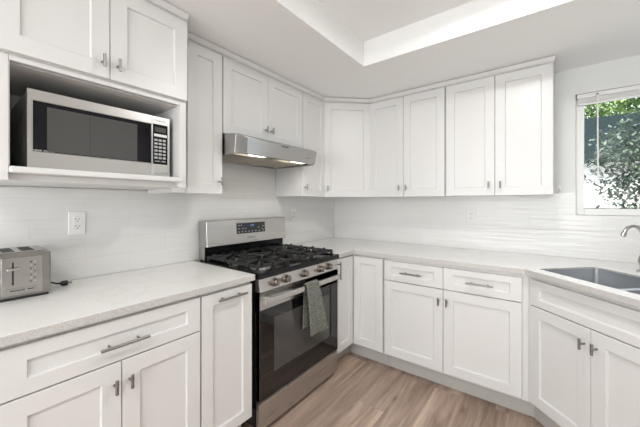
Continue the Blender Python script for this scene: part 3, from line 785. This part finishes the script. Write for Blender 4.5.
# cord with plug lying on the worktop
pc = thing('power_cord', 'short black power cord and plug lying on the worktop beside the toaster', 'cord', (0, 0, 0))
b = MB(); b.tube([(.10, -2.445, .950), (.10, -2.432, .946), (.102, -2.415, .938), (.106, -2.398, .930), (.110, -2.384, .9275)], .0036, 10); b.build('cable', plastic_b, pc)
b = MB(); b.lathe((.110, -2.385, .9275), [(.006, 0), (.0115, .006), (.0125, .024), (.009, .028)], 16, Vector((.35, 1, 0)))
pg = b.build('plug', plastic_b, pc)
b = MB()
for s_ in (-1, 1): b.box(.120+s_*.005, -2.360, .9245, .1215+s_*.005, -2.345, .9305)
b.build('prong', nickel, pg)

# ---------------------------------------------------------------- outlets
def outlet(label, x, y, z, rz):
    t = thing('wall_outlet', label, 'outlet', (x, y, z), rz)
    b = MB(); b.box(-.035, -.006, -.0575, .035, 0, .0575); pl_ = b.build('cover_plate', plastic_w, t, .003, 3)
    b = MB(); b.box(-.0165, -.0085, -.034, .0165, -.0055, .034); rc = b.build('receptacle', plastic_w, t, .001)
    for s_ in (-1, 1):
        b = MB(); zc = s_*.018
        b.box(-.0075, -.0092, zc-.001, -.0055, -.008, zc+.009); b.box(.0055, -.0092, zc-.001, .0075, -.008, zc+.007)
        b.cyl((0, -.008, zc-.008), (0, -.0092, zc-.008), .0026, n=10); b.build('socket', dark_slot, rc)
    b = MB()
    for s_ in (-1, 1): b.cyl((0, -.0058, s_*.046), (0, -.0068, s_*.046), .0028, n=10)
    b.build('screw', plastic_w, t)
outlet('white double wall outlet on the tiles between toaster and range', .0095, -2.300, 1.198, R90)
outlet('white double wall outlet on the back tiles under the two-door cabinets', 1.405, -.0095, 1.192, 0)
outlet('white double wall outlet on the left wall tiles just right of the range', .0095, -.684, 1.187, R90)

# ceiling lamps (flush discs in the tray)
for i, (lx, ly) in enumerate(((1.77, -1.40), (1.77, -3.30))):  # second disc is out of view, added to house the rear fill
    t = thing('ceiling_light', ['round flush ceiling light in the raised tray near the back wall', 'added unseen ceiling light in the tray behind the camera, for fill'][i], 'ceiling light', (lx, ly, TZ))
    b = MB(); b.lathe((0, 0, -.001), [(.16, 0), (.16, -.03), (.150, -.042)], 40); b.build('housing', plastic_w, t)
    b = MB(); b.lathe((0, 0, -.0435), [(.145, 0), (.140, -.010), (.08, -.014)], 40); b.build('diffuser', diffuser, t)

# ---------------------------------------------------------------- outside the window
b = MB(); b.box(-6, .20, -.45, 14, 22, -.35); struct(b.build('ground', soil))
nb = thing('neighbour_house', 'pale stucco house with a dark shingle roof seen through the window', 'building', (1.0, 5.0, -.35))
b = MB(); b.box(-2.0, 0, 0, 5.6, 4, 2.42); b.build('wall', stucco, nb)
b = MB(); bm = b.bm
for (p) in [0]:
    A = [bm.verts.new(v_) for v_ in ((-2.3, -.35, 2.38), (-2.3, -.35, 2.46), (-2.3, 2.6, 3.85), (-2.3, 2.6, 3.72))]
    B = [bm.verts.new((5.9, v_.co.y, v_.co.z)) for v_ in A]
    for i in range(4): bm.faces.new((A[i], A[(i+1) % 4], B[(i+1) % 4], B[i]))
    bm.faces.new(A[::-1]); bm.faces.new(B)
b.build('roof', shingle, nb)
def tree(label, x, y, z0, hgt, crown_c, crown_r, nleaf, lsize, lm, name='tree'):
    t = thing(name, label, 'tree' if name == 'tree' else 'shrub', (x, y, z0))
    b = MB(); b.tube([(0, 0, 0), (.04, .02, hgt*.4), (-.03, .05, hgt*.8)], [hgt*.035, hgt*.026, hgt*.012], 10)
    for k in range(5):
        a_ = k*1.3; b.tube([(0, .02, hgt*(.35+.08*k)), (math.cos(a_)*crown_r[0]*.6, math.sin(a_)*crown_r[1]*.6, hgt*(.6+.07*k))], [hgt*.014, hgt*.005], 6)
    b.build('trunk', bark, t)
    bm = bmesh.new()
    for _ in range(nleaf):
        while True:
            p = Vector([random.uniform(-1, 1) for _ in range(3)])
            if .25 < p.length < 1: break
        cl = 1 + .25*math.sin(p.x*7+p.y*5) * math.cos(p.z*6)
        c = Vector((crown_c[0]+p.x*crown_r[0]*cl, crown_c[1]+p.y*crown_r[1]*cl, crown_c[2]+p.z*crown_r[2]*cl))
        M = Matrix.Rotation(random.uniform(0, 6.28), 3, 'Z') @ Matrix.Rotation(random.uniform(-.9, .9), 3, 'X')
        s = lsize*random.uniform(.6, 1.3)
        q_ = [bm.verts.new(c + M @ Vector(v_)*s) for v_ in ((0, -1, 0), (.42, -.1, .06), (0, 1, 0), (-.42, -.1, .06))]
        bm.faces.new(q_)
    me = bpy.data.meshes.new('foliage'); bm.to_mesh(me); bm.free(); me.materials.append(lm)
    o = bpy.data.objects.new('foliage', me); COL.objects.link(o); o.parent = t
tree('bright green tree rising behind the neighbouring roof', 3.0, 11.2, -.35, 4.5, (0, 0, 4.6), (3.6, 1.6, 1.9), 30000, .085, leaf_a)
tree('olive green leafy shrub close outside the window at its right', 3.22, 3.3, -.35, 1.7, (0, 0, 2.1), (.78, .5, .95), 6500, .048, leaf_b, 'garden_shrub')
